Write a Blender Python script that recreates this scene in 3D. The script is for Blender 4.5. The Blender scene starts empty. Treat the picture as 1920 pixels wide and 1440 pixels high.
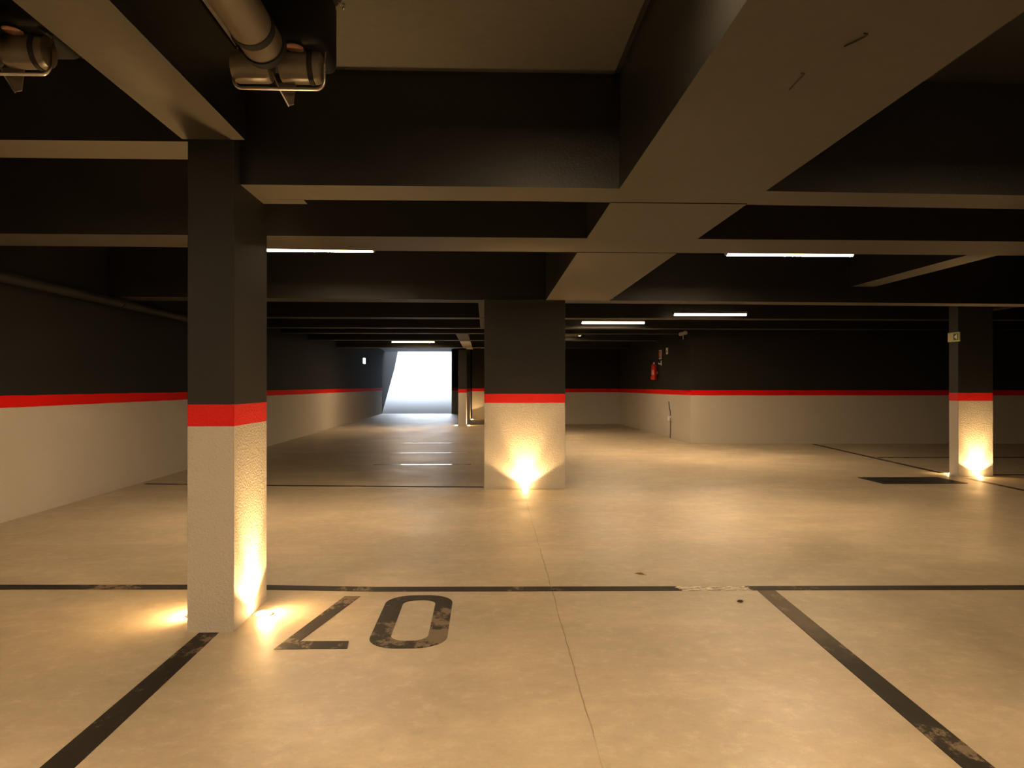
import bpy, bmesh, math, random
from mathutils import Vector, Matrix
PI = math.pi
random.seed(7)
scene = bpy.context.scene
COL = scene.collection

# ------------------------------------------------------------------ helpers
def tag(o, label=None, cat=None, group=None, kind=None):
    if label: o['label'] = label
    if cat: o['category'] = cat
    if group: o['group'] = group
    if kind: o['kind'] = kind
    return o

def obj(name, bm, mat, parent=None, smooth=False):
    bmesh.ops.recalc_face_normals(bm, faces=bm.faces)
    me = bpy.data.meshes.new(name)
    bm.to_mesh(me); bm.free()
    if smooth:
        for p in me.polygons: p.use_smooth = True
        if hasattr(me, 'set_sharp_from_angle'): me.set_sharp_from_angle(angle=math.radians(40))
    for m in (mat if isinstance(mat, list) else [mat]): me.materials.append(m)
    o = bpy.data.objects.new(name, me); COL.objects.link(o)
    if parent: o.parent = parent
    return o

def thing(name, label, cat, loc=(0, 0, 0), rotz=0.0, group=None):
    o = bpy.data.objects.new(name, None); COL.objects.link(o)
    o.empty_display_size = 0.1
    o.location = loc; o.rotation_euler = (0, 0, rotz)
    return tag(o, label, cat, group, 'thing')

def copy_tree(o, parent=None):
    c = o.copy(); COL.objects.link(c)
    if parent: c.parent = parent
    for ch in list(o.children): copy_tree(ch, c)
    return c

def add_prism(bm, poly, z0, z1):
    a = [bm.verts.new((x, y, z0)) for x, y in poly]
    b = [bm.verts.new((x, y, z1)) for x, y in poly]
    n = len(poly)
    bm.faces.new(a[::-1]); bm.faces.new(b)
    for i in range(n):
        j = (i + 1) % n
        bm.faces.new((a[i], a[j], b[j], b[i]))

def add_box(bm, x0, x1, y0, y1, z0, z1, bevel=0.0):
    t = bmesh.new()
    add_prism(t, [(x0, y0), (x1, y0), (x1, y1), (x0, y1)], z0, z1)
    if bevel:
        bmesh.ops.bevel(t, geom=list(t.edges), offset=bevel, segments=3, affect='EDGES', profile=0.5)
    merge(bm, t)

def merge(bm, t, mat=None):
    if mat is not None: t.transform(mat)
    me = bpy.data.meshes.new('tmp'); t.to_mesh(me); t.free()
    bm.from_mesh(me); bpy.data.meshes.remove(me)

def box(x0, x1, y0, y1, z0, z1, bevel=0.0):
    bm = bmesh.new(); add_box(bm, x0, x1, y0, y1, z0, z1, bevel); return bm

def prism(poly, z0, z1):
    bm = bmesh.new(); add_prism(bm, poly, z0, z1); return bm

def add_lathe(bm, prof, seg=32, mat=None):
    t = bmesh.new(); rings = []
    for r, z in prof:
        if r < 1e-6: rings.append([t.verts.new((0, 0, z))])
        else: rings.append([t.verts.new((r * math.cos(2 * PI * k / seg), r * math.sin(2 * PI * k / seg), z)) for k in range(seg)])
    for a, b in zip(rings, rings[1:]):
        for k in range(seg):
            l = (k + 1) % seg
            if len(a) == 1 and len(b) == 1: continue
            if len(a) == 1: t.faces.new((a[0], b[k], b[l]))
            elif len(b) == 1: t.faces.new((a[k], a[l], b[0]))
            else: t.faces.new((a[k], a[l], b[l], b[k]))
    merge(bm, t, mat)

def add_tube(bm, pts, r, seg=12, cap=True):
    pts = [Vector(p) for p in pts]; rings = []
    up = None
    for i, p in enumerate(pts):
        d = (pts[min(i + 1, len(pts) - 1)] - pts[max(i - 1, 0)]).normalized()
        if up is None:
            up = Vector((0, 0, 1)) if abs(d.z) < 0.9 else Vector((1, 0, 0))
        s = d.cross(up).normalized(); up = s.cross(d).normalized()
        rr = r[i] if isinstance(r, (list, tuple)) else r
        rings.append([bm.verts.new(p + rr * (math.cos(2 * PI * k / seg) * s + math.sin(2 * PI * k / seg) * up)) for k in range(seg)])
    for a, b in zip(rings, rings[1:]):
        for k in range(seg):
            l = (k + 1) % seg
            bm.faces.new((a[k], a[l], b[l], b[k]))
    if cap:
        bm.faces.new(rings[0][::-1]); bm.faces.new(rings[-1])

def tube(pts, r, seg=12):
    bm = bmesh.new(); add_tube(bm, pts, r, seg); return bm

def rrect(x0, x1, y0, y1, r, seg=8):
    out = []
    for cx, cy, a0 in ((x1 - r, y1 - r, 0), (x0 + r, y1 - r, PI / 2), (x0 + r, y0 + r, PI), (x1 - r, y0 + r, 1.5 * PI)):
        for k in range(seg + 1):
            a = a0 + k * PI / 2 / seg
            out.append((cx + r * math.cos(a), cy + r * math.sin(a)))
    return out

# ---------------------------------------------------------------- materials
class NT:
    def __init__(s, name):
        s.m = bpy.data.materials.new(name); s.m.use_nodes = True
        s.t = s.m.node_tree; s.t.nodes.clear()
        s.out = s.n('ShaderNodeOutputMaterial')
    def n(s, typ, **kw):
        nd = s.t.nodes.new(typ)
        for k, v in kw.items(): setattr(nd, k, v)
        return nd
    def link(s, a, b): s.t.links.new(a, b)
    def pos(s):
        return s.n('ShaderNodeNewGeometry').outputs['Position']
    def noise(s, vec, scale, detail=4, rough=0.55, stretch=None):
        if stretch:
            mp = s.n('ShaderNodeMapping'); mp.inputs['Scale'].default_value = stretch
            s.link(vec, mp.inputs['Vector']); vec = mp.outputs['Vector']
        nz = s.n('ShaderNodeTexNoise'); nz.inputs['Scale'].default_value = scale
        nz.inputs['Detail'].default_value = detail; nz.inputs['Roughness'].default_value = rough
        s.link(vec, nz.inputs['Vector']); return nz.outputs['Fac']
    def ramp(s, fac, stops):
        r = s.n('ShaderNodeValToRGB'); e = r.color_ramp.elements
        while len(e) < len(stops): e.new(0.5)
        for el, (p, c) in zip(e, stops):
            el.position = p; el.color = (*c, 1) if len(c) == 3 else c
        s.link(fac, r.inputs['Fac']); return r.outputs['Color']
    def math(s, op, a, b=None, c=None):
        m = s.n('ShaderNodeMath', operation=op)
        for i, v in enumerate((a, b, c)):
            if v is None: continue
            if isinstance(v, (int, float)): m.inputs[i].default_value = v
            else: s.link(v, m.inputs[i])
        return m.outputs[0]
    def mix(s, fac, a, b, mode='MIX'):
        m = s.n('ShaderNodeMix', data_type='RGBA', blend_type=mode)
        for i, v in ((0, fac), (6, a), (7, b)):
            if isinstance(v, (int, float)): m.inputs[i].default_value = v
            elif isinstance(v, tuple): m.inputs[i].default_value = (*v, 1)
            else: s.link(v, m.inputs[i])
        return m.outputs[2]
    def sep(s, vec):
        x = s.n('ShaderNodeSeparateXYZ'); s.link(vec, x.inputs[0]); return x.outputs
    def bsdf(s, col, rough=0.5, spec=0.5, metal=0.0, bump=None, bstr=0.2, bdist=0.01):
        b = s.n('ShaderNodeBsdfPrincipled')
        if isinstance(col, tuple): b.inputs['Base Color'].default_value = (*col, 1)
        else: s.link(col, b.inputs['Base Color'])
        if isinstance(rough, (int, float)): b.inputs['Roughness'].default_value = rough
        else: s.link(rough, b.inputs['Roughness'])
        b.inputs['Specular IOR Level'].default_value = spec
        b.inputs['Metallic'].default_value = metal
        if bump is not None:
            bp = s.n('ShaderNodeBump'); bp.inputs['Strength'].default_value = bstr; bp.inputs['Distance'].default_value = bdist
            s.link(bump, bp.inputs['Height']); s.link(bp.outputs[0], b.inputs['Normal'])
        s.link(b.outputs[0], s.out.inputs['Surface']); return s.m

def simple(name, col, rough=0.5, spec=0.5, metal=0.0, var=0.08):
    t = NT(name); p = t.pos()
    f = t.noise(p, 18)
    c = t.mix(f, tuple(v * (1 - var) for v in col), tuple(min(1, v * (1 + var)) for v in col))
    return t.bsdf(c, rough, spec, metal)

def emit(name, col, strength):
    t = NT(name); e = t.n('ShaderNodeEmission')
    e.inputs['Color'].default_value = (*col, 1); e.inputs['Strength'].default_value = strength
    t.link(e.outputs[0], t.out.inputs['Surface']); return t.m

CHAR = (0.0138, 0.0136, 0.0128); RED = (0.72, 0.009, 0.006); PALE = (0.535, 0.495, 0.435)

def charcoal(name, rough=0.42, spec=0.45, bscale=90, k=1.0):
    t = NT(name); p = t.pos()
    big = t.noise(p, 1.7, 5); fine = t.noise(p, bscale, 3)
    c = t.mix(big, tuple(v * 0.85 * k for v in CHAR), tuple(v * 1.15 * k for v in CHAR))
    return t.bsdf(c, rough, spec, bump=fine, bstr=0.25, bdist=0.004)
M = {}
M['char'] = charcoal('charcoal_paint', k=0.65)
M['char_plaster'] = charcoal('charcoal_plaster', 0.6, 0.3, k=1.15)

def wallmat():
    t = NT('banded_wall_paint'); p = t.pos(); z = t.sep(p)[2]
    big = t.noise(p, 1.1, 5); fine = t.noise(p, 75, 3)
    wob = t.math('MULTIPLY_ADD', t.noise(p, 2.5, 2), 0.012, z)
    lo = t.math('GREATER_THAN', wob, 1.014); hi = t.math('GREATER_THAN', wob, 1.122)
    pale = t.mix(big, tuple(v * 0.93 for v in PALE), tuple(v * 1.04 for v in PALE))
    dark = t.mix(big, tuple(v * 1.30 for v in CHAR), tuple(v * 1.75 for v in CHAR))
    c = t.mix(lo, pale, RED); c = t.mix(hi, c, dark)
    return t.bsdf(c, 0.8, 0.10, bump=fine, bstr=0.25, bdist=0.004)
M['wall'] = wallmat()
M['slab'] = charcoal('charcoal_slab', 0.6, 0.3, k=1.0)
M['lit_slab'] = simple('slab_painted_glow', (0.068, 0.063, 0.055), 0.6, 0.4, 0.0, 0.2)  # charcoal slab with lamp glow painted in as a lighter grey

def plaster(name, col, rough=0.7):
    t = NT(name); p = t.pos()
    f = t.noise(p, 85, 4, 0.65); g = t.noise(p, 2.2, 4)
    c = t.mix(g, tuple(v * 0.94 for v in col), tuple(min(1, v * 1.04) for v in col))
    return t.bsdf(c, rough, 0.3, bump=f, bstr=0.7, bdist=0.008)
M['plaster'] = plaster('pale_plaster', PALE)
M['redband'] = plaster('red_band_paint', RED, 0.55)

def floor_color(t, p):
    big = t.noise(p, 0.55, 6, 0.6); mid = t.noise(p, 2.0, 8, 0.60, stretch=(0.7, 1.4, 1)); fine = t.noise(p, 11, 9, 0.75)
    c = t.ramp(big, [(0.30, (0.43, 0.35, 0.245)), (0.55, (0.55, 0.46, 0.325)), (0.72, (0.63, 0.535, 0.385))])
    c = t.mix(t.math('MULTIPLY', t.ramp(mid, [(0.25, (1, 1, 1)), (0.66, (0, 0, 0))]), 0.55), c, (0.34, 0.28, 0.20))
    blot = t.noise(p, 1.25, 10, 0.72, stretch=(0.8, 1.2, 1))
    c = t.mix(t.math('MULTIPLY', t.ramp(blot, [(0.40, (1, 1, 1)), (0.60, (0, 0, 0))]), 0.50), c, (0.35, 0.305, 0.225))
    c = t.mix(t.math('MULTIPLY', t.ramp(blot, [(0.52, (0, 0, 0)), (0.74, (1, 1, 1))]), 0.45), c, (0.68, 0.575, 0.43))
    c = t.mix(t.math('MULTIPLY', t.ramp(fine, [(0.52, (0, 0, 0)), (0.70, (1, 1, 1))]), 0.38), c, (0.74, 0.64, 0.49))
    c = t.mix(t.math('MULTIPLY', t.ramp(fine, [(0.28, (1, 1, 1)), (0.46, (0, 0, 0))]), 0.40), c, (0.28, 0.215, 0.14))
    return c, mid, fine

def floormat():
    t = NT('power_floated_concrete'); p = t.pos()
    c, mid, fine = floor_color(t, p)
    s = t.sep(p)
    # sawn joint running away from the viewer, and hairline joints across it
    wob = t.math('MULTIPLY_ADD', t.noise(p, 3.0, 3), 0.024, -0.012)
    line = t.math('MULTIPLY_ADD', s[1], 0.0122, 0.344)
    dx = t.math('ABSOLUTE', t.math('SUBTRACT', t.math('ADD', s[0], wob), line))
    m1 = t.math('LESS_THAN', dx, 0.0026)
    m1 = t.math('MULTIPLY', m1, t.math('LESS_THAN', s[1], 8.55))
    m1 = t.math('MULTIPLY', m1, t.ramp(t.noise(p, 1.6, 2), [(0.40, (0.25, 0.25, 0.25)), (0.5, (1, 1, 1))]))
    dy = t.math('ABSOLUTE', t.math('SUBTRACT', t.math('MULTIPLY_ADD', s[0], 0.037, s[1]), 5.547))
    m2 = t.math('MULTIPLY', t.math('LESS_THAN', dy, 0.006), 0.45)
    c = t.mix(t.math('MULTIPLY', m1, 0.7), c, (0.16, 0.09, 0.04))
    c = t.mix(m2, c, (0.30, 0.23, 0.15))
    rgh = t.math('MULTIPLY_ADD', mid, 0.45, 0.22)
    for yy, hw, rr in ((11.32, 0.035, 0.04), (13.3, 0.03, 0.10), (15.6, 0.03, 0.10)):
        j = t.math('LESS_THAN', t.math('ABSOLUTE', t.math('SUBTRACT', s[1], yy)), hw)
        j = t.math('MULTIPLY', j, t.math('LESS_THAN', t.math('ABSOLUTE', t.math('ADD', s[0], 0.95)), 0.75))
        rgh = t.math('ADD', t.math('MULTIPLY', rgh, t.math('SUBTRACT', 1.0, j)), t.math('MULTIPLY', j, rr))
    wave = t.noise(p, 1.1, 4, 0.55, stretch=(0.30, 1.5, 1))
    return t.bsdf(c, rgh, 0.5, bump=t.math('MULTIPLY_ADD', fine, 0.04, wave), bstr=0.10, bdist=0.04)
M['floor'] = floormat()

def paintmat(name, wear, white=None, grey=None):
    """black floor paint, scuffed back to the concrete"""
    t = NT(name); p = t.pos()
    c, mid, fine = floor_color(t, p)
    w = t.noise(p, 11.0, 10, 0.78, stretch=(1.0, 0.7, 1))
    big = t.noise(p, 1.9, 3)
    f = t.math('MULTIPLY_ADD', big, 0.62, t.math('MULTIPLY', w, 0.75))
    mask = t.ramp(f, [(wear, (0, 0, 0)), (wear + 0.045, (1, 1, 1))])
    dark = t.mix(w, (0.012, 0.010, 0.008), (0.040, 0.033, 0.024))
    c = t.mix(t.math('MULTIPLY', mask, 0.8), dark, t.mix(0.72, c, (0.13, 0.085, 0.055)))
    s = t.sep(p)
    if grey:
        a, b = grey
        g = t.ramp(t.math('MULTIPLY_ADD', t.noise(p, 9, 6, 0.7), 0.5, t.math('MULTIPLY_ADD', s[1], 1.0 / (b - a), -a / (b - a) - 0.25)), [(0.10, (0, 0, 0)), (0.55, (1, 1, 1))])
        c = t.mix(t.math('MULTIPLY', g, 0.62), c, (0.20, 0.155, 0.11))
    if white:
        a, b = white
        xr = t.math('MULTIPLY_ADD', t.noise(p, 22, 4, 0.7), 0.12, t.math('ADD', s[0], -0.06))
        g = t.math('MULTIPLY', t.math('GREATER_THAN', xr, a), t.math('LESS_THAN', xr, b))
        chip = t.ramp(t.noise(p, 26, 6, 0.7, stretch=(0.6, 2.2, 1)), [(0.47, (0, 0, 0)), (0.53, (1, 1, 1))])
        patch = t.mix(chip, t.mix(0.35, floor_color(t, p)[0], (0.2, 0.16, 0.12)), (0.85, 0.78, 0.66))
        c = t.mix(g, c, patch)
    return t.bsdf(c, 0.6, 0.15)
M['line'] = paintmat('black_line_paint', 0.76)
M['line_chip'] = paintmat('black_line_paint_chipped', 0.755, white=(1.15, 1.57))
M['line_worn'] = paintmat('black_line_paint_faded', 0.76, grey=(3.0, 4.3))
M['digit'] = paintmat('black_digit_paint', 0.705)
M['ramp'] = simple('ramp_concrete', (0.50, 0.51, 0.53), 0.8, 0.2)
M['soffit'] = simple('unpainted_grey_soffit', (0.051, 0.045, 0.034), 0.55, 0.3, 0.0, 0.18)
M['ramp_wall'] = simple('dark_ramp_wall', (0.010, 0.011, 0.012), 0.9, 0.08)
M['grate'] = simple('grate_iron', (0.018, 0.017, 0.015), 0.6, 0.3)
M['grate_shade'] = simple('pit_shade_black', (0.010, 0.010, 0.009), 0.9, 0.1)
M['housing'] = simple('lamp_housing_grey', (0.42, 0.42, 0.40), 0.5)
M['steel'] = simple('galvanised_steel', (0.62, 0.58, 0.52), 0.32, 0.5, 1.0)
M['black'] = simple('black_enamel', (0.008, 0.008, 0.008), 0.7, 0.15)
M['pipe'] = simple('brown_grey_pipe', (0.105, 0.085, 0.06), 0.38, 0.5)
M['pipe_dark'] = simple('painted_pipe', (0.022, 0.020, 0.017), 0.6, 0.3)
M['rubber'] = simple('rubber_seal', (0.012, 0.012, 0.012), 0.7, 0.2)
M['copper'] = simple('copper_disc', (0.20, 0.10, 0.06), 0.35, 0.5)
M['ext_red'] = simple('extinguisher_red', (0.55, 0.020, 0.020), 0.3, 0.5)
M['white'] = simple('white_plastic', (0.75, 0.73, 0.68), 0.45)
M['signred'] = simple('sign_red', (0.55, 0.10, 0.05), 0.5)
M['lum'] = simple('photoluminescent_plate', (0.52, 0.55, 0.22), 0.5)
M['green'] = simple('sign_green', (0.03, 0.10, 0.035), 0.5)
M['leaf'] = simple('dry_leaf', (0.20, 0.12, 0.03), 0.7, 0.2)
M['grit'] = simple('grit', (0.08, 0.06, 0.04), 0.8, 0.2)
M['wire'] = simple('dark_wire', (0.02, 0.016, 0.012), 0.6, 0.3)
TUBE = (1.0, 0.70, 0.40); WARM = (1.0, 0.60, 0.24)
TUBE_STRENGTH = 430.0
def tubemat(name, k=1.0, side=7.0):
    # linear optic: the flat underside throws the light down, the frosted sides only glow
    t = NT(name); e = t.n('ShaderNodeEmission'); e.inputs['Color'].default_value = (*TUBE, 1)
    nz = t.sep(t.n('ShaderNodeNewGeometry').outputs['Normal'])[2]
    t.link(t.math('MULTIPLY_ADD', t.math('LESS_THAN', nz, -0.95), TUBE_STRENGTH * k - side, side), e.inputs['Strength'])
    t.link(e.outputs[0], t.out.inputs['Surface']); return t.m
M['tube'] = tubemat('tube_glow'); M['tube_boost'] = tubemat('boosted_tube_glow', 1.2)  # second tube material is only stronger, to brighten the walls by the corner
M['tube_dim'] = tubemat('shielded_tube_glow', 0.9, 0.05); M['tube_end'] = emit('shielded_tube_end', TUBE, 8.0)
M['lens'] = emit('uplight_glow', WARM, 120.0)
M['exit_glow'] = emit('exit_sign_glow', (0.72, 1.0, 0.88), 2.6)

# ------------------------------------------------------------- room shell
def struct(name, bm, mat, label=None, parent=None):
    o = obj(name, bm, mat, parent)
    if not parent: tag(o, label, None, None, 'structure')
    return o

ZS = 2.8                                   # underside of the slab
struct('floor', box(-5.2, 13.4, -5.2, 32.25, -0.25, 0.0), M['floor'], 'pale beige concrete floor of the parking hall')
struct('ceiling', box(-5.4, 13.4, -5.2, 34.4, ZS, ZS + 0.25), M['slab'], 'dark grey ceiling slab above the beams')  # carried on past the ramp opening to shade the foot of the ramp
struct('ceiling_glow_bay', box(-1.160, 0.660, -4.99, 3.72, ZS - 0.012, ZS), M['lit_slab'], 'ceiling bay painted lighter for lamp glow, between the two lengthwise beams overhead')  # lighter panel standing for lamp glow on the dark slab
def wall(name, a, b, t, label):
    """a wall of thickness t standing on the left of the direction a > b"""
    d = Vector((b[0] - a[0], b[1] - a[1])).normalized(); n = Vector((-d.y, d.x)) * t
    return struct(name, prism([a, b, (b[0] + n.x, b[1] + n.y), (a[0] + n.x, a[1] + n.y)], 0, ZS), M['wall'], label)
wall('wall_left', (-4.13, -5.0), (-4.45, 32.25), 0.2, 'long left wall, charcoal over a red stripe and pale base')
wall('wall_back', (13.2, -5.0), (-4.4, -5.0), -0.2, 'wall behind the viewer')
wall('wall_right', (13.0, -5.0), (13.0, 14.85), -0.2, 'right wall of the hall')
struct('wall_front', prism([(4.3, 15.19), (13.2, 14.84), (13.2, 15.05), (4.3, 15.40)], 0, ZS), M['wall'], 'wide wall at right facing the viewer, charcoal over red stripe over grey')
wall('wall_inner_side', (4.3, 15.40), (4.3, 23.4), -0.2, 'side wall running away from the right wall corner')
wall('wall_far', (1.7, 23.2), (4.3, 23.2), 0.2, 'dim wall closing the far right recess')
wall('wall_far_return', (1.7, 23.42), (1.7, 27.2), -0.2, 'short return wall of the far recess')
wall('wall_end', (-0.45, 27.0), (1.7, 27.0), 0.2, 'far wall behind the distant pillars')
wall('wall_end_return', (-0.45, 27.22), (-0.45, 32.03), -0.2, 'short wall beside the ramp lane')
wall('wall_ramp', (-1.42, 32.05), (-0.25, 32.05), 0.2, 'wall jamb at the right of the ramp opening')

# ramp up to the daylight, with its two side walls
RS = 0.18
bm = bmesh.new()
v = [bm.verts.new(q) for q in ((-4.45, 32.25, 0), (-1.42, 32.25, 0), (-1.42, 62.25, 30 * RS), (-7.0, 62.25, 30 * RS), (-5.45, 45.0, 12.75 * RS))]
w = [bm.verts.new(q.co - Vector((0, 0, 0.3))) for q in v]
bm.faces.new(v); bm.faces.new(w[::-1])
for i in range(5): bm.faces.new((v[i], w[i], w[(i + 1) % 5], v[(i + 1) % 5]))
struct('ramp_floor', bm, M['ramp'], 'sunlit ramp rising out of the hall')
def rampwall(name, pts, t, top, label):
    bm = bmesh.new()
    for a, b in zip(pts, pts[1:]):
        d = Vector((b[0] - a[0], b[1] - a[1])).normalized(); n = Vector((-d.y, d.x)) * t
        add_prism(bm, [a, b, (b[0] + n.x, b[1] + n.y), (a[0] + n.x, a[1] + n.y)], -0.2, top)
    return struct(name, bm, M['ramp_wall'], label)
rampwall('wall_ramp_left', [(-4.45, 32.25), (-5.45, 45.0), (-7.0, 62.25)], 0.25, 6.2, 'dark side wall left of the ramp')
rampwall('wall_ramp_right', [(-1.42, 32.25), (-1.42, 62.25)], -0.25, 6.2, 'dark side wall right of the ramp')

# ------------------------------------------------------------- concrete beams
def beam(front, rear, z0, label, group='beams across the hall'):
    bm = prism(list(front) + list(rear)[::-1], z0, ZS)
    bmesh.ops.recalc_face_normals(bm, faces=bm.faces)
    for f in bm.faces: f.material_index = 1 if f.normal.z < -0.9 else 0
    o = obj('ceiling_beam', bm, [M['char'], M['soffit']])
    return tag(o, label, 'beam', group, 'structure')
ZD, ZL = 2.21, 2.40                        # deep and shallow beam undersides
beam([(-1.222, 3.733), (0.25, 3.727), (2.8, 3.788), (13, 3.98)], [(-1.222, 4.03), (0.26, 4.01), (3.0, 4.085), (13, 4.30)], ZD, 'nearest deep cross beam, running right from the near pillar')
beam([(-1.222, 4.03), (-0.98, 4.03)], [(-1.222, 4.12), (-0.98, 4.12)], ZD, 'short thickening behind the nearest cross beam beside the near pillar')
beam([(-4.2, 4.995), (3.7, 5.0), (13, 5.05)], [(-4.2, 5.42), (-2.4, 5.43), (-0.8, 5.52), (4.1, 5.536), (13, 5.62)], ZD, 'second deep cross beam, with the two bright tubes just behind it')
beam([(-4.25, 8.45), (-0.36, 8.62), (1.84, 8.645), (5.8, 8.78), (13, 9.02)], [(-4.25, 8.86), (-0.4, 8.94), (1.9, 8.95), (6.7, 9.11), (13, 9.33)], ZD, 'third deep cross beam, over the wide central pillar')
beam([(-4.15, 3.69), (-1.447, 3.665)], [(-4.15, 3.97), (-1.447, 3.955)], ZL, 'shallow cross beam left of the near pillar')
ZF = 2.33
for y, t, x1, lab in ((12.15, 0.3, 13.0, 'cross beam before the right wall'), (14.28, 0.3, 13.0, 'cross beam just before the wall corner'),
                      (15.75, 0.25, 4.3, 'cross beam past the wall corner'), (18.1, 0.3, 4.3, 'cross beam before the far pillars'),
                      (21.6, 0.3, 4.3, 'cross beam nearest the ramp')):
    beam([(-4.3, y), (x1, y)], [(-4.3, y + t), (x1, y + t)], ZF, lab)
for ya, yb, lab in ((-5.0, 3.745, 'wide beam overhead at right, nearest length'), (4.015, 5.01, 'wide beam at right, short length between two cross beams'), (5.52, 8.64, 'wide beam at right, length reaching the central pillar')):
    xl = lambda y: 0.665 + 0.0065 * max(0, y); xr = lambda y: 1.436 + 0.004 * max(0, y)
    beam([(xl(ya), ya), (xr(ya), ya)], [(xl(yb), yb), (xr(yb), yb)], ZD - 0.004, lab, 'beams along the hall')
beam([(-1.467, -5.0), (-1.166, -5.0)], [(-1.467, 3.63), (-1.166, 3.63)], ZL, 'shallow beam overhead at left, leading to the near pillar', 'beams along the hall')
beam([(4.42, 5.53), (4.71, 5.53)], [(4.42, 8.75), (4.71, 8.76)], ZL, 'shallow lengthwise beam at far right between cross beams', 'beams along the hall')
beam([(7.86, 9.15), (8.12, 9.16)], [(7.86, 12.15), (8.12, 12.15)], ZL, 'shallow lengthwise beam past the right pillar', 'beams along the hall')
beam([(-0.086, 8.93), (0.22, 8.93)], [(-0.075, 14.28), (0.22, 14.28)], ZF + 0.003, 'shallow lengthwise beam beyond the central pillar', 'beams along the hall')
beam([(-0.62, 15.95), (-0.35, 15.95)], [(-0.62, 22.7), (-0.35, 22.7)], ZF + 0.003, 'shallow lengthwise beam over the far pillars', 'beams along the hall')

# ------------------------------------------------------------------- pillars
def pillar(x0, x1, y0, y1, top, label):
    cx, cy = (x0 + x1) / 2, (y0 + y1) / 2; hx, hy = (x1 - x0) / 2, (y1 - y0) / 2
    t = thing('pillar', label, 'pillar', (cx, cy, 0), 0, 'concrete pillars of the parking hall')
    def part(name, za, zb, mat):
        bm = box(-hx, hx, -hy, hy, za, zb)
        ve = [e for e in bm.edges if abs(e.verts[0].co.z - e.verts[1].co.z) > 0.01]
        bmesh.ops.bevel(bm, geom=ve, offset=0.004, segments=2, affect='EDGES', profile=0.5)
        return obj(name, bm, mat, t)
    o = part('pale_base', 0.0, 1.004, M['plaster']); o['label'] = 'pale rough plastered lower shaft'
    o = part('red_band', 1.004, 1.110, M['redband']); o['label'] = 'painted red band'
    o = part('charcoal_shaft', 1.110, top, M['char_plaster']); o['label'] = 'charcoal painted upper shaft'
    return t
pillar(-1.447, -1.222, 3.645, 4.19, ZS, 'slim near pillar beside the painted 07, warm light washing its right face')
pillar(0.0, 0.945, 8.57, 8.93, ZD, 'wide central pillar with a fan of warm light on its front')
pillar(6.300, 6.776, 9.56, 9.755, ZS, 'narrow pillar at right with small exit sign and glowing base')
pillar(-0.78, -0.54, 22.12, 22.72, ZF, 'nearer of the two slim distant pillars beside the ramp')
pillar(-0.74, -0.50, 26.30, 26.75, ZS, 'farther of the two slim distant pillars, against the end wall')

# ----------------------------------------------------------- recessed uplights
def make_uplight():
    t = thing('uplight', '', 'floor light', (0, 0, 0), 0, 'recessed uplights at the pillar feet')
    bm = bmesh.new(); add_lathe(bm, [(0.040, 0.0005), (0.040, 0.004), (0.045, 0.005), (0.052, 0.003), (0.054, 0.0005), (0.040, 0.0005)], 36)
    obj('bezel', bm, M['steel'], t, True)
    bm = bmesh.new(); add_lathe(bm, [(0.0, 0.018), (0.020, 0.016), (0.034, 0.011), (0.040, 0.005), (0.040, 0.001), (0.0, 0.001)], 36)
    obj('lens', bm, M['lens'], t, True)
    return t
UP = [(-1.160, 3.92, (-1, 0), 0.95, 'uplight in the floor at the right foot of the near pillar'),
      (-1.510, 3.92, (1, 0), 1.25, 'uplight in the floor at the hidden left foot of the near pillar'),
      (0.475, 8.50, (0, 1), 0.85, 'uplight in the floor before the wide central pillar'),
      (6.545, 9.49, (0, 1), 0.85, 'uplight in the floor before the narrow right pillar'),
      (6.40, 9.85, (1, 0), 0.02, 'uplight in the floor behind the left edge of the right pillar'),
      (-0.47, 22.42, (-1, 0), 1.3, 'uplight at the right foot of the nearer distant pillar'),
      (-0.85, 22.42, (1, 0), 1.3, 'uplight at the left foot of the nearer distant pillar'),
      (-0.44, 26.48, (-1, 0), 0.40, 'uplight at the right foot of the farther distant pillar'),
      (-0.81, 26.52, (1, 0), 1.3, 'uplight at the left foot of the farther distant pillar')]
UP_W = 110.0
proto = make_uplight()
ups = [proto] + [copy_tree(proto) for _ in UP[1:]]
for i, (x, y, d, k, lab) in enumerate(UP):
    sp = (2.2, 2.2, 0.12, 0.25, 1.6, 0.5, 0.5, 0.2, 0.5)[i]
    u = ups[i]
    u.location = (x, y, 0); u['label'] = lab
    for nm, wd_, bl, en, tilt in (('uplight_flood', 122, 0.15, 0.80, 0.05), ('uplight_beam', 66, 1.0, 1.35, 0.0)):
        L = bpy.data.lights.new(nm, 'SPOT'); L.energy = UP_W * k * en; L.color = WARM
        L.spot_size = math.radians(wd_); L.spot_blend = bl; L.shadow_soft_size = 0.03
        lo = bpy.data.objects.new(nm, L); COL.objects.link(lo)
        lo.parent = u; lo.location = (0, 0, 0.024)
        lo.rotation_euler = Vector((-d[0] * tilt, -d[1] * tilt, -1)).to_track_quat('Z', 'Y').to_euler()
    L = bpy.data.lights.new('added_floor_spot', 'SPOT'); L.energy = 9.0 * sp; L.color = WARM      # spot added for the glow on the floor, aimed away from the pillar
    L.spot_size = math.radians(165); L.spot_blend = 0.6; L.shadow_soft_size = 0.03
    lo = bpy.data.objects.new('added_floor_spot', L); COL.objects.link(lo)
    lo.parent = u; lo.location = (d[0] * -0.005, d[1] * -0.005, 0.05)
    lo.rotation_euler = Vector((d[0], d[1], 0.55)).to_track_quat('Z', 'Y').to_euler()

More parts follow.
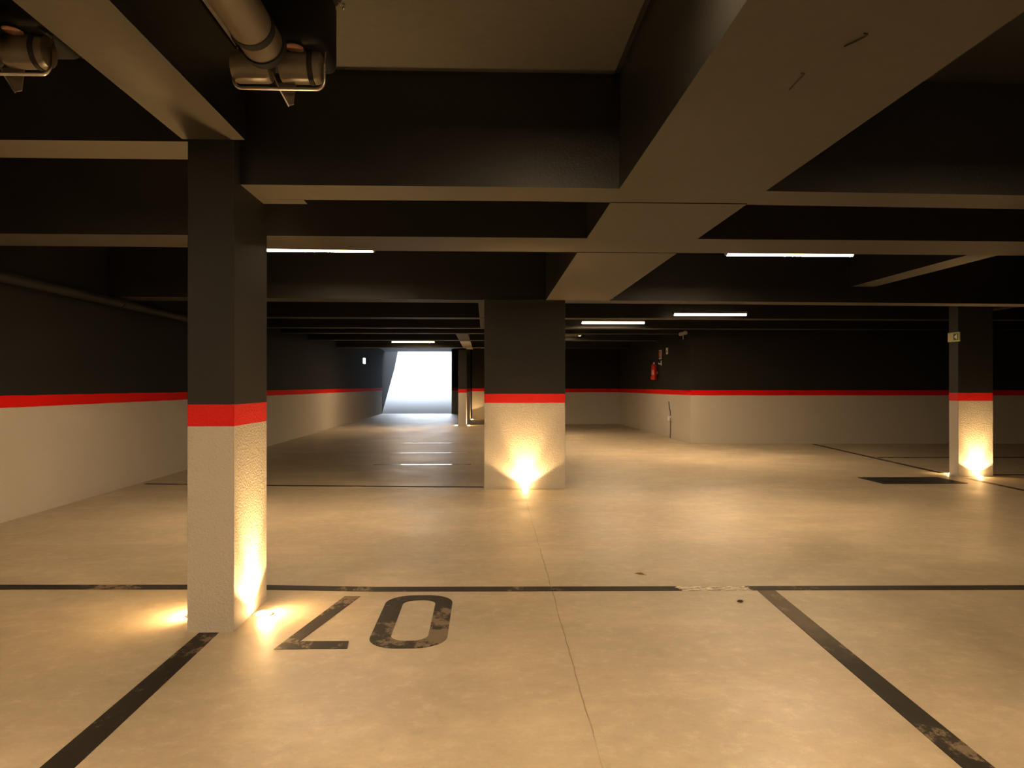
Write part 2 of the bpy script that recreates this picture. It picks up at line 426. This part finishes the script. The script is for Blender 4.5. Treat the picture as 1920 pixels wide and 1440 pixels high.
# ------------------------------------------------------------- tube lights
TL = 1.2
def make_tube():
    t = thing('tube_light', '', 'tube light', (0, 0, 0), 0, 'strip lights hung between the beams')
    def half(r, x0, x1, a0, a1, seg=14):
        bm = bmesh.new()
        pr = [(r * math.cos(a0 + (a1 - a0) * k / seg), r * math.sin(a0 + (a1 - a0) * k / seg)) for k in range(seg + 1)]
        A = [bm.verts.new((x0, a, b)) for a, b in pr]; B = [bm.verts.new((x1, a, b)) for a, b in pr]
        n = len(pr)
        for k in range(n):
            l = (k + 1) % n
            bm.faces.new((A[k], A[l], B[l], B[k]))
        bm.faces.new(A); bm.faces.new(B[::-1]); return bm
    h = TL / 2
    bm = bmesh.new()
    pr = [(-0.030, 0.0), (-0.030, -0.022), (-0.027, -0.029), (-0.021, -0.032), (0.021, -0.032), (0.027, -0.029), (0.030, -0.022), (0.030, 0.0)]
    A = [bm.verts.new((-h + 0.012, a, b)) for a, b in pr]; B = [bm.verts.new((h - 0.012, a, b)) for a, b in pr]
    for k in range(8): bm.faces.new((A[k], A[(k + 1) % 8], B[(k + 1) % 8], B[k]))
    bm.faces.new(A); bm.faces.new(B[::-1])
    obj('diffuser', bm, M['tube'], t)
    obj('housing', half(0.036, -h, h, 0, PI), M['housing'], t, True)
    for s in (-1, 1):
        bm = bmesh.new(); add_lathe(bm, [(0, -0.006), (0.036, -0.006), (0.036, 0.006), (0, 0.006)], 24, Matrix.Translation((s * (h - 0.006), 0, 0)) @ Matrix.Rotation(PI / 2, 4, 'Y'))
        obj('end_cap', bm, M['housing'], t, True)
        obj('hanger_rod', tube([(s * 0.42, 0, 0.034), (s * 0.42, 0, ZS - 2.36)], 0.003, 8), M['black'], t)
    return t
tp = make_tube()
TUBES = [(2.82, 6.70, 0, 'bright strip light at right behind the second cross beam', 2.437),
         (-1.58, 6.62, 0, 'bright strip light beside the near pillar, half hidden by a beam', 2.433),
         (3.64, 11.75, 0, 'strip light nearer the wall corner, right of the central pillar', 2.372),
         (2.42, 13.75, 0, 'strip light just right of the central pillar', 2.41),
         (1.70, 17.4, 0, 'distant strip light behind the central pillar, only its bright right end showing', 2.425),
         (-1.98, 20.6, 0, 'distant strip light over the lane before the ramp', 2.45),
         (0.46, 1.42, PI / 2, 'strip light overhead in the nearest bay, above the view', 2.56),
         (3.7, 1.3, PI / 2, 'added unseen strip light in the nearest bay at right, above the view', 2.42),  # this and the left one are added to brighten the near floor
         (-2.9, 0.9, PI / 2, 'added unseen strip light in the nearest bay at left, above the view', 2.42),
         (4.3, -1.4, PI / 2, 'unseen strip light added behind the viewer at right', 2.42),  # pair added behind the camera as extra light for the near floor
         (-2.9, -1.4, PI / 2, 'unseen strip light added behind the viewer at left', 2.42)]
for i, (x, y, r, lab, z) in enumerate(TUBES):
    t = tp if i == 0 else copy_tree(tp)
    t.location = (x, y, z); t.rotation_euler = (0, 0, r); t['label'] = lab
    if 'right of the central pillar' in lab:
        df = [c for c in t.children if c.name.startswith('diffuser')][0]
        df.data = df.data.copy(); df.data.materials[0] = M['tube_boost']
    if 'right end showing' in lab:
        df = [c for c in t.children if c.name.startswith('diffuser')][0]
        df.data = df.data.copy(); df.data.materials[0] = M['tube_dim']
        obj('added_shield', box(-TL / 2, TL / 2 - 0.06, -0.040, -0.036, -0.052, 0.004), M['housing'], t)  # skirt added to hide the bright underside from the camera
        obj('lit_end', box(TL / 2 - 0.045, TL / 2 - 0.013, -0.02, 0.02, -0.034, -0.005, 0.006), M['tube_end'], t)

# ------------------------------------------------------------- floor markings
H = 0.0022
def mark(poly, mat, label, name='parking_line', group='black painted bay lines'):
    o = obj(name, prism(poly, 0.0004, H), mat)
    return tag(o, label, 'floor line', group, 'thing')
mark([(-4.12, 4.50), (-1.40, 4.40), (-0.65, 4.325), (1.23, 4.275), (1.60, 4.268), (3.2, 4.22), (7.0, 4.09), (7.0, 4.18), (3.2, 4.315), (1.60, 4.36), (1.23, 4.368), (-0.65, 4.424), (-1.40, 4.50), (-4.12, 4.60)], M['line_chip'],
     'long black line across the floor behind the 07, chipped white at right')
mark([(-1.385, 3.635), (-1.395, 2.37), (-1.45, -2.0), (-1.34, -2.0), (-1.286, 2.37), (-1.290, 3.635)], M['line'], 'scuffed black line running from the near pillar toward the viewer')
mark([(1.600, 4.262), (1.501, 2.26), (1.30, -2.0), (1.40, -2.0), (1.603, 2.26), (1.706, 4.262)], M['line_worn'], 'black line running toward the viewer right of the 07, faded at its far end')
mark([(-4.16, 9.16), (-2.6, 8.95), (-0.01, 8.72), (-0.01, 8.80), (-2.6, 9.03), (-4.16, 9.24)], M['line'], 'thin dark line between left wall and central pillar')
mark([(6.26, 9.90), (6.76, 15.0), (6.84, 15.0), (6.34, 9.90)], M['line'], 'dark line running from the right pillar back to the wall')
mark([(6.16, 8.2), (6.24, 9.33), (6.32, 9.33), (6.24, 8.2)], M['line'], 'short dark line running forward from the right pillar')
mark([(6.62, 12.10), (12.9, 11.85), (12.9, 11.94), (6.62, 12.19)], M['line'], 'faint dark cross line beyond the right pillar')
mark([(6.90, 9.66), (12.9, 9.40), (12.9, 9.49), (6.90, 9.75)], M['line'], 'faint dark line right of the right pillar')

num = thing('bay_number', 'black painted number 07 on the floor, upside down to the viewer', 'painted number', (-0.56, 3.81, 0))
seven = [(-0.958, 3.395), (-0.625, 3.388), (-0.636, 3.490), (-0.866, 3.496), (-0.706, 4.232), (-0.796, 4.235)]
# the stroke keeps its width down to the bar
o = obj('digit_seven', prism([(x + 0.56, y - 3.81) for x, y in seven], 0.0004, H), M['digit'], num)
outer = rrect(-0.545, -0.176, 3.385, 4.237, 0.150, 10); inner = rrect(-0.447, -0.269, 3.483, 4.143, 0.075, 10)
bm = bmesh.new()
def ring(poly, z): return [bm.verts.new((x + 0.56, y - 3.81, z)) for x, y in poly]
oa, ia, ob_, ib = ring(outer, 0.0004), ring(inner, 0.0004), ring(outer, H), ring(inner, H)
n = len(oa)
for k in range(n):
    l = (k + 1) % n
    bm.faces.new((ob_[k], ob_[l], ib[l], ib[k])); bm.faces.new((oa[l], oa[k], ia[k], ia[l]))
    bm.faces.new((oa[k], oa[l], ob_[l], ob_[k])); bm.faces.new((ia[l], ia[k], ib[k], ib[l]))
obj('digit_zero', bm, M['digit'], num)

# drain grate by the right pillar
g = thing('drain_grate', 'dark rectangular drain grate in the floor beside the right pillar', 'drain grate', (5.42, 9.16, 0))
bm = bmesh.new(); W_, D_ = 0.53, 0.31
for a in ((-W_, W_, -D_, -D_ + 0.03), (-W_, W_, D_ - 0.03, D_), (-W_, -W_ + 0.03, -D_ + 0.03, D_ - 0.03), (W_ - 0.03, W_, -D_ + 0.03, D_ - 0.03)):
    add_box(bm, *a, 0.0005, 0.006)
obj('frame', bm, M['grate'], g)
bm = bmesh.new()
for k in range(24):
    x = -W_ + 0.05 + k * (2 * W_ - 0.1) / 23
    add_box(bm, x - 0.012, x + 0.012, -D_ + 0.03, D_ - 0.03, 0.0015, 0.005)
obj('bars', bm, M['grate'], g)
obj('pit_shade', box(-W_ + 0.03, W_ - 0.03, -D_ + 0.03, D_ - 0.03, 0.0004, 0.0012), M['grate_shade'], g)  # thin black sheet painted as the shade below the bars

# litter
bm = bmesh.new()
pts = [(-0.055, 0.0, 0.004), (-0.03, 0.022, 0.012), (0.01, 0.024, 0.016), (0.05, 0.004, 0.006), (0.015, -0.018, 0.010), (-0.028, -0.016, 0.008)]
vs = [bm.verts.new(p) for p in pts]; c = bm.verts.new((0, 0.002, 0.003))
for k in range(6): bm.faces.new((vs[k], vs[(k + 1) % 6], c))
r = bmesh.ops.extrude_face_region(bm, geom=list(bm.faces))
for q in r['geom']:
    if isinstance(q, bmesh.types.BMVert): q.co.z -= 0.0015
lf = obj('dry_leaf', bm, M['leaf']); lf.location = (0.99, 4.66, 0.0); lf.rotation_euler = (0, 0, -0.5); lf.scale = (0.62, 0.62, 0.62)
tag(lf, 'small curled dry leaf lying beyond the long black line', 'leaf', None, 'thing')
st = obj('stalk', tube([(0.045, 0.004, 0.006), (0.075, -0.012, 0.004)], 0.002, 6), M['leaf'], lf)
bm = bmesh.new(); bmesh.ops.create_icosphere(bm, subdivisions=2, radius=0.012)
for q in bm.verts: q.co = Vector((q.co.x * 1.5, q.co.y, q.co.z * 0.6 + 0.007)) + Vector((random.uniform(-.002, .002),) * 3)
gr = obj('pebble', bm, M['grit']); gr.location = (1.42, 4.04, 0)
tag(gr, 'tiny dark pebble just inside the bay below the chipped line', 'pebble', None, 'thing')

# ----------------------------------------------- ventilation units overhead
vu = thing('ventilation_unit', 'black ceiling ventilation unit with long round duct and steel hanger bar', 'ventilation unit', (-0.80, 2.9, 2.30), 0, 'ventilation units under the slab')
def R(bm): return bm
ox, oy, oz = 0.80, -2.9, -2.30
def L3(p): return (p[0] + ox, p[1] + oy, p[2] + oz)
def shift(bm): bm.transform(Matrix.Translation((ox, oy, oz))); return bm
obj('body', shift(box(-0.965, -0.615, 2.80, 3.12, 2.50, 2.798, 0.035)), M['black'], vu, True)
def xcyl(x0, x1, y, z, r, round_=0.02):
    bm = bmesh.new(); h = (x1 - x0) / 2
    add_lathe(bm, [(0, -h), (r - round_, -h), (r - round_ * 0.3, -h + round_ * 0.3), (r, -h + round_), (r, h - round_), (r - round_ * 0.3, h - round_ * 0.3), (r - round_, h), (0, h)], 36,
              Matrix.Translation(L3(((x0 + x1) / 2, y, z))) @ Matrix.Rotation(PI / 2, 4, 'Y'))
    return bm
obj('branch_duct', xcyl(-0.985, -0.83, 2.92, 2.453, 0.063), M['pipe'], vu, True)
obj('branch_duct', xcyl(-0.80, -0.635, 2.92, 2.453, 0.063), M['pipe'], vu, True)
b = obj('clamp_band', xcyl(-0.685, -0.665, 2.92, 2.453, 0.067, 0.003), M['rubber'], vu, True)
obj('main_duct', tube([L3((-0.825, -4.95, 2.475)), L3((-0.825, 2.80, 2.475))], 0.075, 36), M['pipe'], vu, True)
for y0, y1, r in ((2.62, 2.66, 0.078), (2.76, 2.80, 0.082)):
    obj('coupling_ring', tube([L3((-0.825, y0, 2.475)), L3((-0.825, y1, 2.475))], r, 36), M['rubber'], vu, True)
bm = bmesh.new(); add_lathe(bm, [(0, -0.004), (0.033, -0.004), (0.036, 0), (0.033, 0.004), (0, 0.004)], 28, Matrix.Translation(L3((-0.725, 2.842, 2.494))) @ Matrix.Rotation(0.10, 4, 'Y'))
for q in bm.verts: pass
obj('inspection_disc', bm, M['copper'], vu, True)['label'] = 'copper brown disc'
U = []
for a in range(7): U.append((-0.945 - 0.03 * math.cos(a * PI / 12), 2.90, 2.395 - 0.035 * math.sin(a * PI / 12)))
for a in range(7): U.append((-0.655 + 0.03 * math.sin(a * PI / 12), 2.90, 2.395 - 0.035 * math.cos(a * PI / 12)))
obj('hanger_bar', tube([L3(p) for p in [(-0.975, 2.90, 2.46)] + U + [(-0.625, 2.90, 2.46)]], 0.0065, 12), M['steel'], vu, True)['label'] = 'bent steel bar'
for x in (-0.975, -0.625):
    obj('hanger_wire', tube([L3((x, 2.90, 2.45)), L3((x * 0.99 , 3.0, ZS - 0.002))], 0.0025, 6), M['steel'], vu)
bm = bmesh.new()
tri = [(-0.83, 2.40), (-0.745, 2.40), (-0.755, 2.315), (-0.775, 2.312)]
A = [bm.verts.new(L3((x, 2.94, z))) for x, z in tri]; B = [bm.verts.new(L3((x, 2.947, z))) for x, z in tri]
bm.faces.new(A); bm.faces.new(B[::-1])
for k in range(4): bm.faces.new((A[k], B[k], B[(k + 1) % 4], A[(k + 1) % 4]))
obj('hanging_flap', bm, M['pipe'], vu)
obj('pull_wire', tube([L3((-0.83, 2.91, 2.43)), L3((-0.80, 2.91, 2.36)), L3((-0.77, 2.93, 2.302))], 0.003, 6), M['steel'], vu)
bm = bmesh.new(); bmesh.ops.create_uvsphere(bm, u_segments=12, v_segments=8, radius=0.007); bm.transform(Matrix.Translation(L3((-0.585, 3.08, 2.772))))
obj('eyelet', bm, M['steel'], vu, True)
obj('stay_wire', tube([L3((-0.62, 3.05, 2.80)), L3((-0.585, 3.08, 2.772)), L3((-0.585, 3.08, 2.799))], 0.002, 6), M['steel'], vu)
v2 = copy_tree(vu); v2.location = (-1.79, 2.80, 2.30)
v2['label'] = 'black ceiling ventilation unit cut off by the top left corner of the view'

# pipe along the left wall
pp = thing('wall_pipe', 'dark painted pipe running along the top of the left wall', 'pipe', (-4.09, 5.4, 2.13))
obj('pipe_run', tube([(0, -0.1, 0), (-0.045, 5.0, 0.012), (-0.078, 8.6, 0.02)], 0.05, 24), M['pipe_dark'], pp, True)
for k in range(4):
    y = 0.6 + 2.5 * k
    bm = bmesh.new(); add_tube(bm, [(-0.0092 * y, y - 0.015, 0.003), (-0.0092 * y, y + 0.015, 0.003)], 0.055, 24)
    add_box(bm, -0.0092 * y - 0.105, -0.0092 * y - 0.03, y - 0.012, y + 0.012, -0.012, 0.012)
    obj('pipe_clip', bm, M['pipe_dark'], pp, True)

# bent tie wires left in the wide beam
def wire(pts, lab):
    o = obj('bent_wire', tube([(0, 0, 0)] + [tuple(Vector(p) - Vector(pts[0])) for p in pts[1:]], 0.0022, 6), M['wire'])
    o.location = pts[0]; return tag(o, lab, 'wire', 'bent wires under the wide beam', 'thing')
wire([(1.064, 2.135, 2.2038), (1.081, 2.101, 2.2035), (1.092, 2.071, 2.2030), (1.092, 2.055, 2.2025), (1.078, 2.049, 2.2020)], 'bent dark wire with a hooked end under the wide beam, toward its right')
wire([(1.033, 2.454, 2.2038), (1.030, 2.38, 2.2035), (1.030, 2.338, 2.2030), (1.026, 2.322, 2.2025), (1.014, 2.319, 2.2020)], 'shorter straight dark wire under the wide beam, farther back')

# -------------------------------------------------- items on the far walls
ex = thing('fire_extinguisher', 'red fire extinguisher hung on the charcoal side wall near the corner', 'fire extinguisher', (4.20, 18.1, 1.36))
bm = bmesh.new(); add_lathe(bm, [(0, 0), (0.062, 0), (0.072, 0.012), (0.074, 0.05), (0.074, 0.30), (0.066, 0.335), (0.040, 0.365), (0.024, 0.375), (0.024, 0.39), (0, 0.39)], 32)
obj('cylinder_body', bm, M['ext_red'], ex, True)
bm = bmesh.new(); add_lathe(bm, [(0, 0.39), (0.022, 0.39), (0.022, 0.43), (0, 0.43)], 20); obj('valve', bm, M['steel'], ex, True)
bm = bmesh.new(); add_box(bm, -0.10, 0.02, -0.012, 0.012, 0.43, 0.445, 0.003); add_box(bm, -0.11, 0.02, -0.010, 0.010, 0.458, 0.472, 0.003); obj('handle', bm, M['black'], ex)
obj('hose', tube([(-0.02, -0.02, 0.41), (-0.07, -0.05, 0.42), (-0.085, -0.06, 0.36), (-0.082, -0.05, 0.22), (-0.082, -0.04, 0.08)], 0.010, 10), M['rubber'], ex, True)
bm = bmesh.new(); add_lathe(bm, [(0.0748, 0.12), (0.0752, 0.12), (0.0752, 0.24), (0.0748, 0.24), (0.0748, 0.12)], 32)
bmesh.ops.delete(bm, geom=[f for f in bm.faces if f.calc_center_median().x > -0.02], context='FACES')
obj('paper_label', bm, simple('label_pinkish', (0.62, 0.30, 0.27), 0.5), ex)
bm = box(0.05, 0.098, -0.03, 0.03, 0.14, 0.20); obj('wall_bracket', bm, M['steel'], ex)

def plate(name, label, cat, y, z, w, h, mats, art):
    t = thing(name, label, cat, (4.298, y, z))
    obj('backplate', box(-0.012, 0, -w / 2, w / 2, 0, h), mats[0], t)
    for nm, (a, b, c, d), m in art:
        obj(nm, box(-0.014, -0.0121, a, b, c, d), m, t)
    return t
plate('extinguisher_sign', 'pale reddish plate on the side wall above the extinguisher', 'sign', 17.82, 1.86, 0.22, 0.22, [M['white']],
      [('red_field', (-0.09, 0.09, 0.02, 0.20), M['signred']), ('pale_symbol', (-0.03, 0.03, 0.05, 0.16), M['white'])])
plate('alarm_sign', 'small pale plate on the side wall between extinguisher and corner', 'sign', 17.15, 1.95, 0.15, 0.15, [M['white']],
      [('grey_symbol', (-0.03, 0.03, 0.04, 0.09), M['grate'])])
hk = thing('wall_hook', 'small white hook on the side wall just above the extinguisher', 'hook', (4.298, 17.72, 1.70))
obj('hook_plate', box(-0.012, 0, -0.03, 0.03, 0, 0.12, 0.004), M['white'], hk)
obj('hook_arm', tube([(-0.01, 0, 0.05), (-0.06, 0, 0.03), (-0.07, 0, 0.07)], 0.012, 10), M['white'], hk)

ws = thing('wall_socket', 'small socket on the pale side wall with a thin hanging cable', 'socket', (4.298, 16.85, 0.40))
obj('socket_box', box(-0.05, 0, -0.06, 0.08, 0.0, 0.12, 0.01), M['white'], ws)
obj('cable', tube([(-0.015, 0.10, 0.44), (-0.015, 0.06, 0.30), (-0.015, -0.03, 0.22), (-0.015, -0.05, 0.10), (-0.015, -0.06, -0.05), (-0.02, -0.05, -0.395)], 0.009, 8), M['wire'], ws)

tw = thing('corner_spotlight', 'small pale twin-headed fitting high on the wall corner', 'spotlight', (4.298, 15.60, 2.27))
tw.scale = (0.75, 0.8, 0.7)
obj('bracket', box(-0.06, 0, -0.10, 0.12, 0.05, 0.14, 0.01), M['white'], tw)
for yy in (-0.24, 0.20):
    bm = bmesh.new(); add_lathe(bm, [(0, -0.05), (0.04, -0.05), (0.065, 0.04), (0.06, 0.06), (0, 0.06)], 20, Matrix.Translation((-0.08, yy, 0.09)) @ Matrix.Rotation(PI * 0.6, 4, 'X'))
    obj('lamp_head', bm, M['white'], tw, True)
obj('drop_tube', tube([(-0.03, 0.10, 0.06), (-0.03, 0.10, -0.10)], 0.015, 8), M['white'], tw)
obj('head_arm', tube([(-0.05, -0.24, 0.09), (-0.05, 0.20, 0.09)], 0.012, 8), M['white'], tw)

es = thing('exit_sign', 'small photoluminescent exit sign with white arrow on the right pillar', 'exit sign', (6.298, 9.66, 1.795))
obj('plate', box(-0.016, 0.0, -0.15, 0.095, 0.0, 0.125, 0.003), M['lum'], es)
obj('green_panel', box(-0.0185, -0.0165, -0.13, -0.03, 0.018, 0.108), M['green'], es)
bm = bmesh.new()
tri = [(-0.062, 0.063), (-0.10, 0.095), (-0.10, 0.031)]
tri = [(-0.048, 0.063), (-0.108, 0.098), (-0.108, 0.028)]
A = [bm.verts.new((-0.0190, y, z)) for y, z in tri]; B = [bm.verts.new((-0.0205, y, z)) for y, z in tri]
bm.faces.new(A); bm.faces.new(B[::-1])
for k in range(3): bm.faces.new((A[k], B[k], B[(k + 1) % 3], A[(k + 1) % 3]))
obj('arrow', bm, M['white'], es)
obj('figure_panel', box(-0.0185, -0.0165, 0.0, 0.08, 0.018, 0.108), simple('sign_buff', (0.62, 0.55, 0.33), 0.5), es)

lx = thing('lit_exit_sign', 'small glowing white sign on the left wall before the ramp', 'exit sign', (-4.395, 27.0, 2.0))
obj('sign_housing', box(0, 0.045, -0.16, 0.16, 0, 0.24, 0.01), M['white'], lx)
obj('sign_face', box(0.0455, 0.050, -0.145, 0.145, 0.015, 0.225), M['exit_glow'], lx)
obj('sign_edge', box(0.005, 0.040, -0.165, -0.161, 0.02, 0.22), M['exit_glow'], lx)

# ------------------------------------------------------------------ daylight
wd = bpy.data.worlds.new('daylight'); scene.world = wd; wd.use_nodes = True
bg = wd.node_tree.nodes['Background']
bg.inputs['Color'].default_value = (0.80, 0.89, 1.0, 1); bg.inputs['Strength'].default_value = 11.0

# -------------------------------------------------------------------- camera
cam = bpy.data.cameras.new('camera'); co = bpy.data.objects.new('camera', cam); COL.objects.link(co)
cam.sensor_width = 36.0; cam.sensor_fit = 'HORIZONTAL'; cam.lens = 36.0 * 1380 / 1920
cam.clip_start = 0.02; cam.clip_end = 300
co.location = (0, 0, 1.2); co.rotation_euler = (math.radians(90.166), 0, math.radians(-2.158))
scene.camera = co
vs_ = scene.view_settings
vs_.view_transform = 'Standard'; vs_.look = 'None'; vs_.exposure = 0.0; vs_.gamma = 1.0; vs_.use_curve_mapping = False
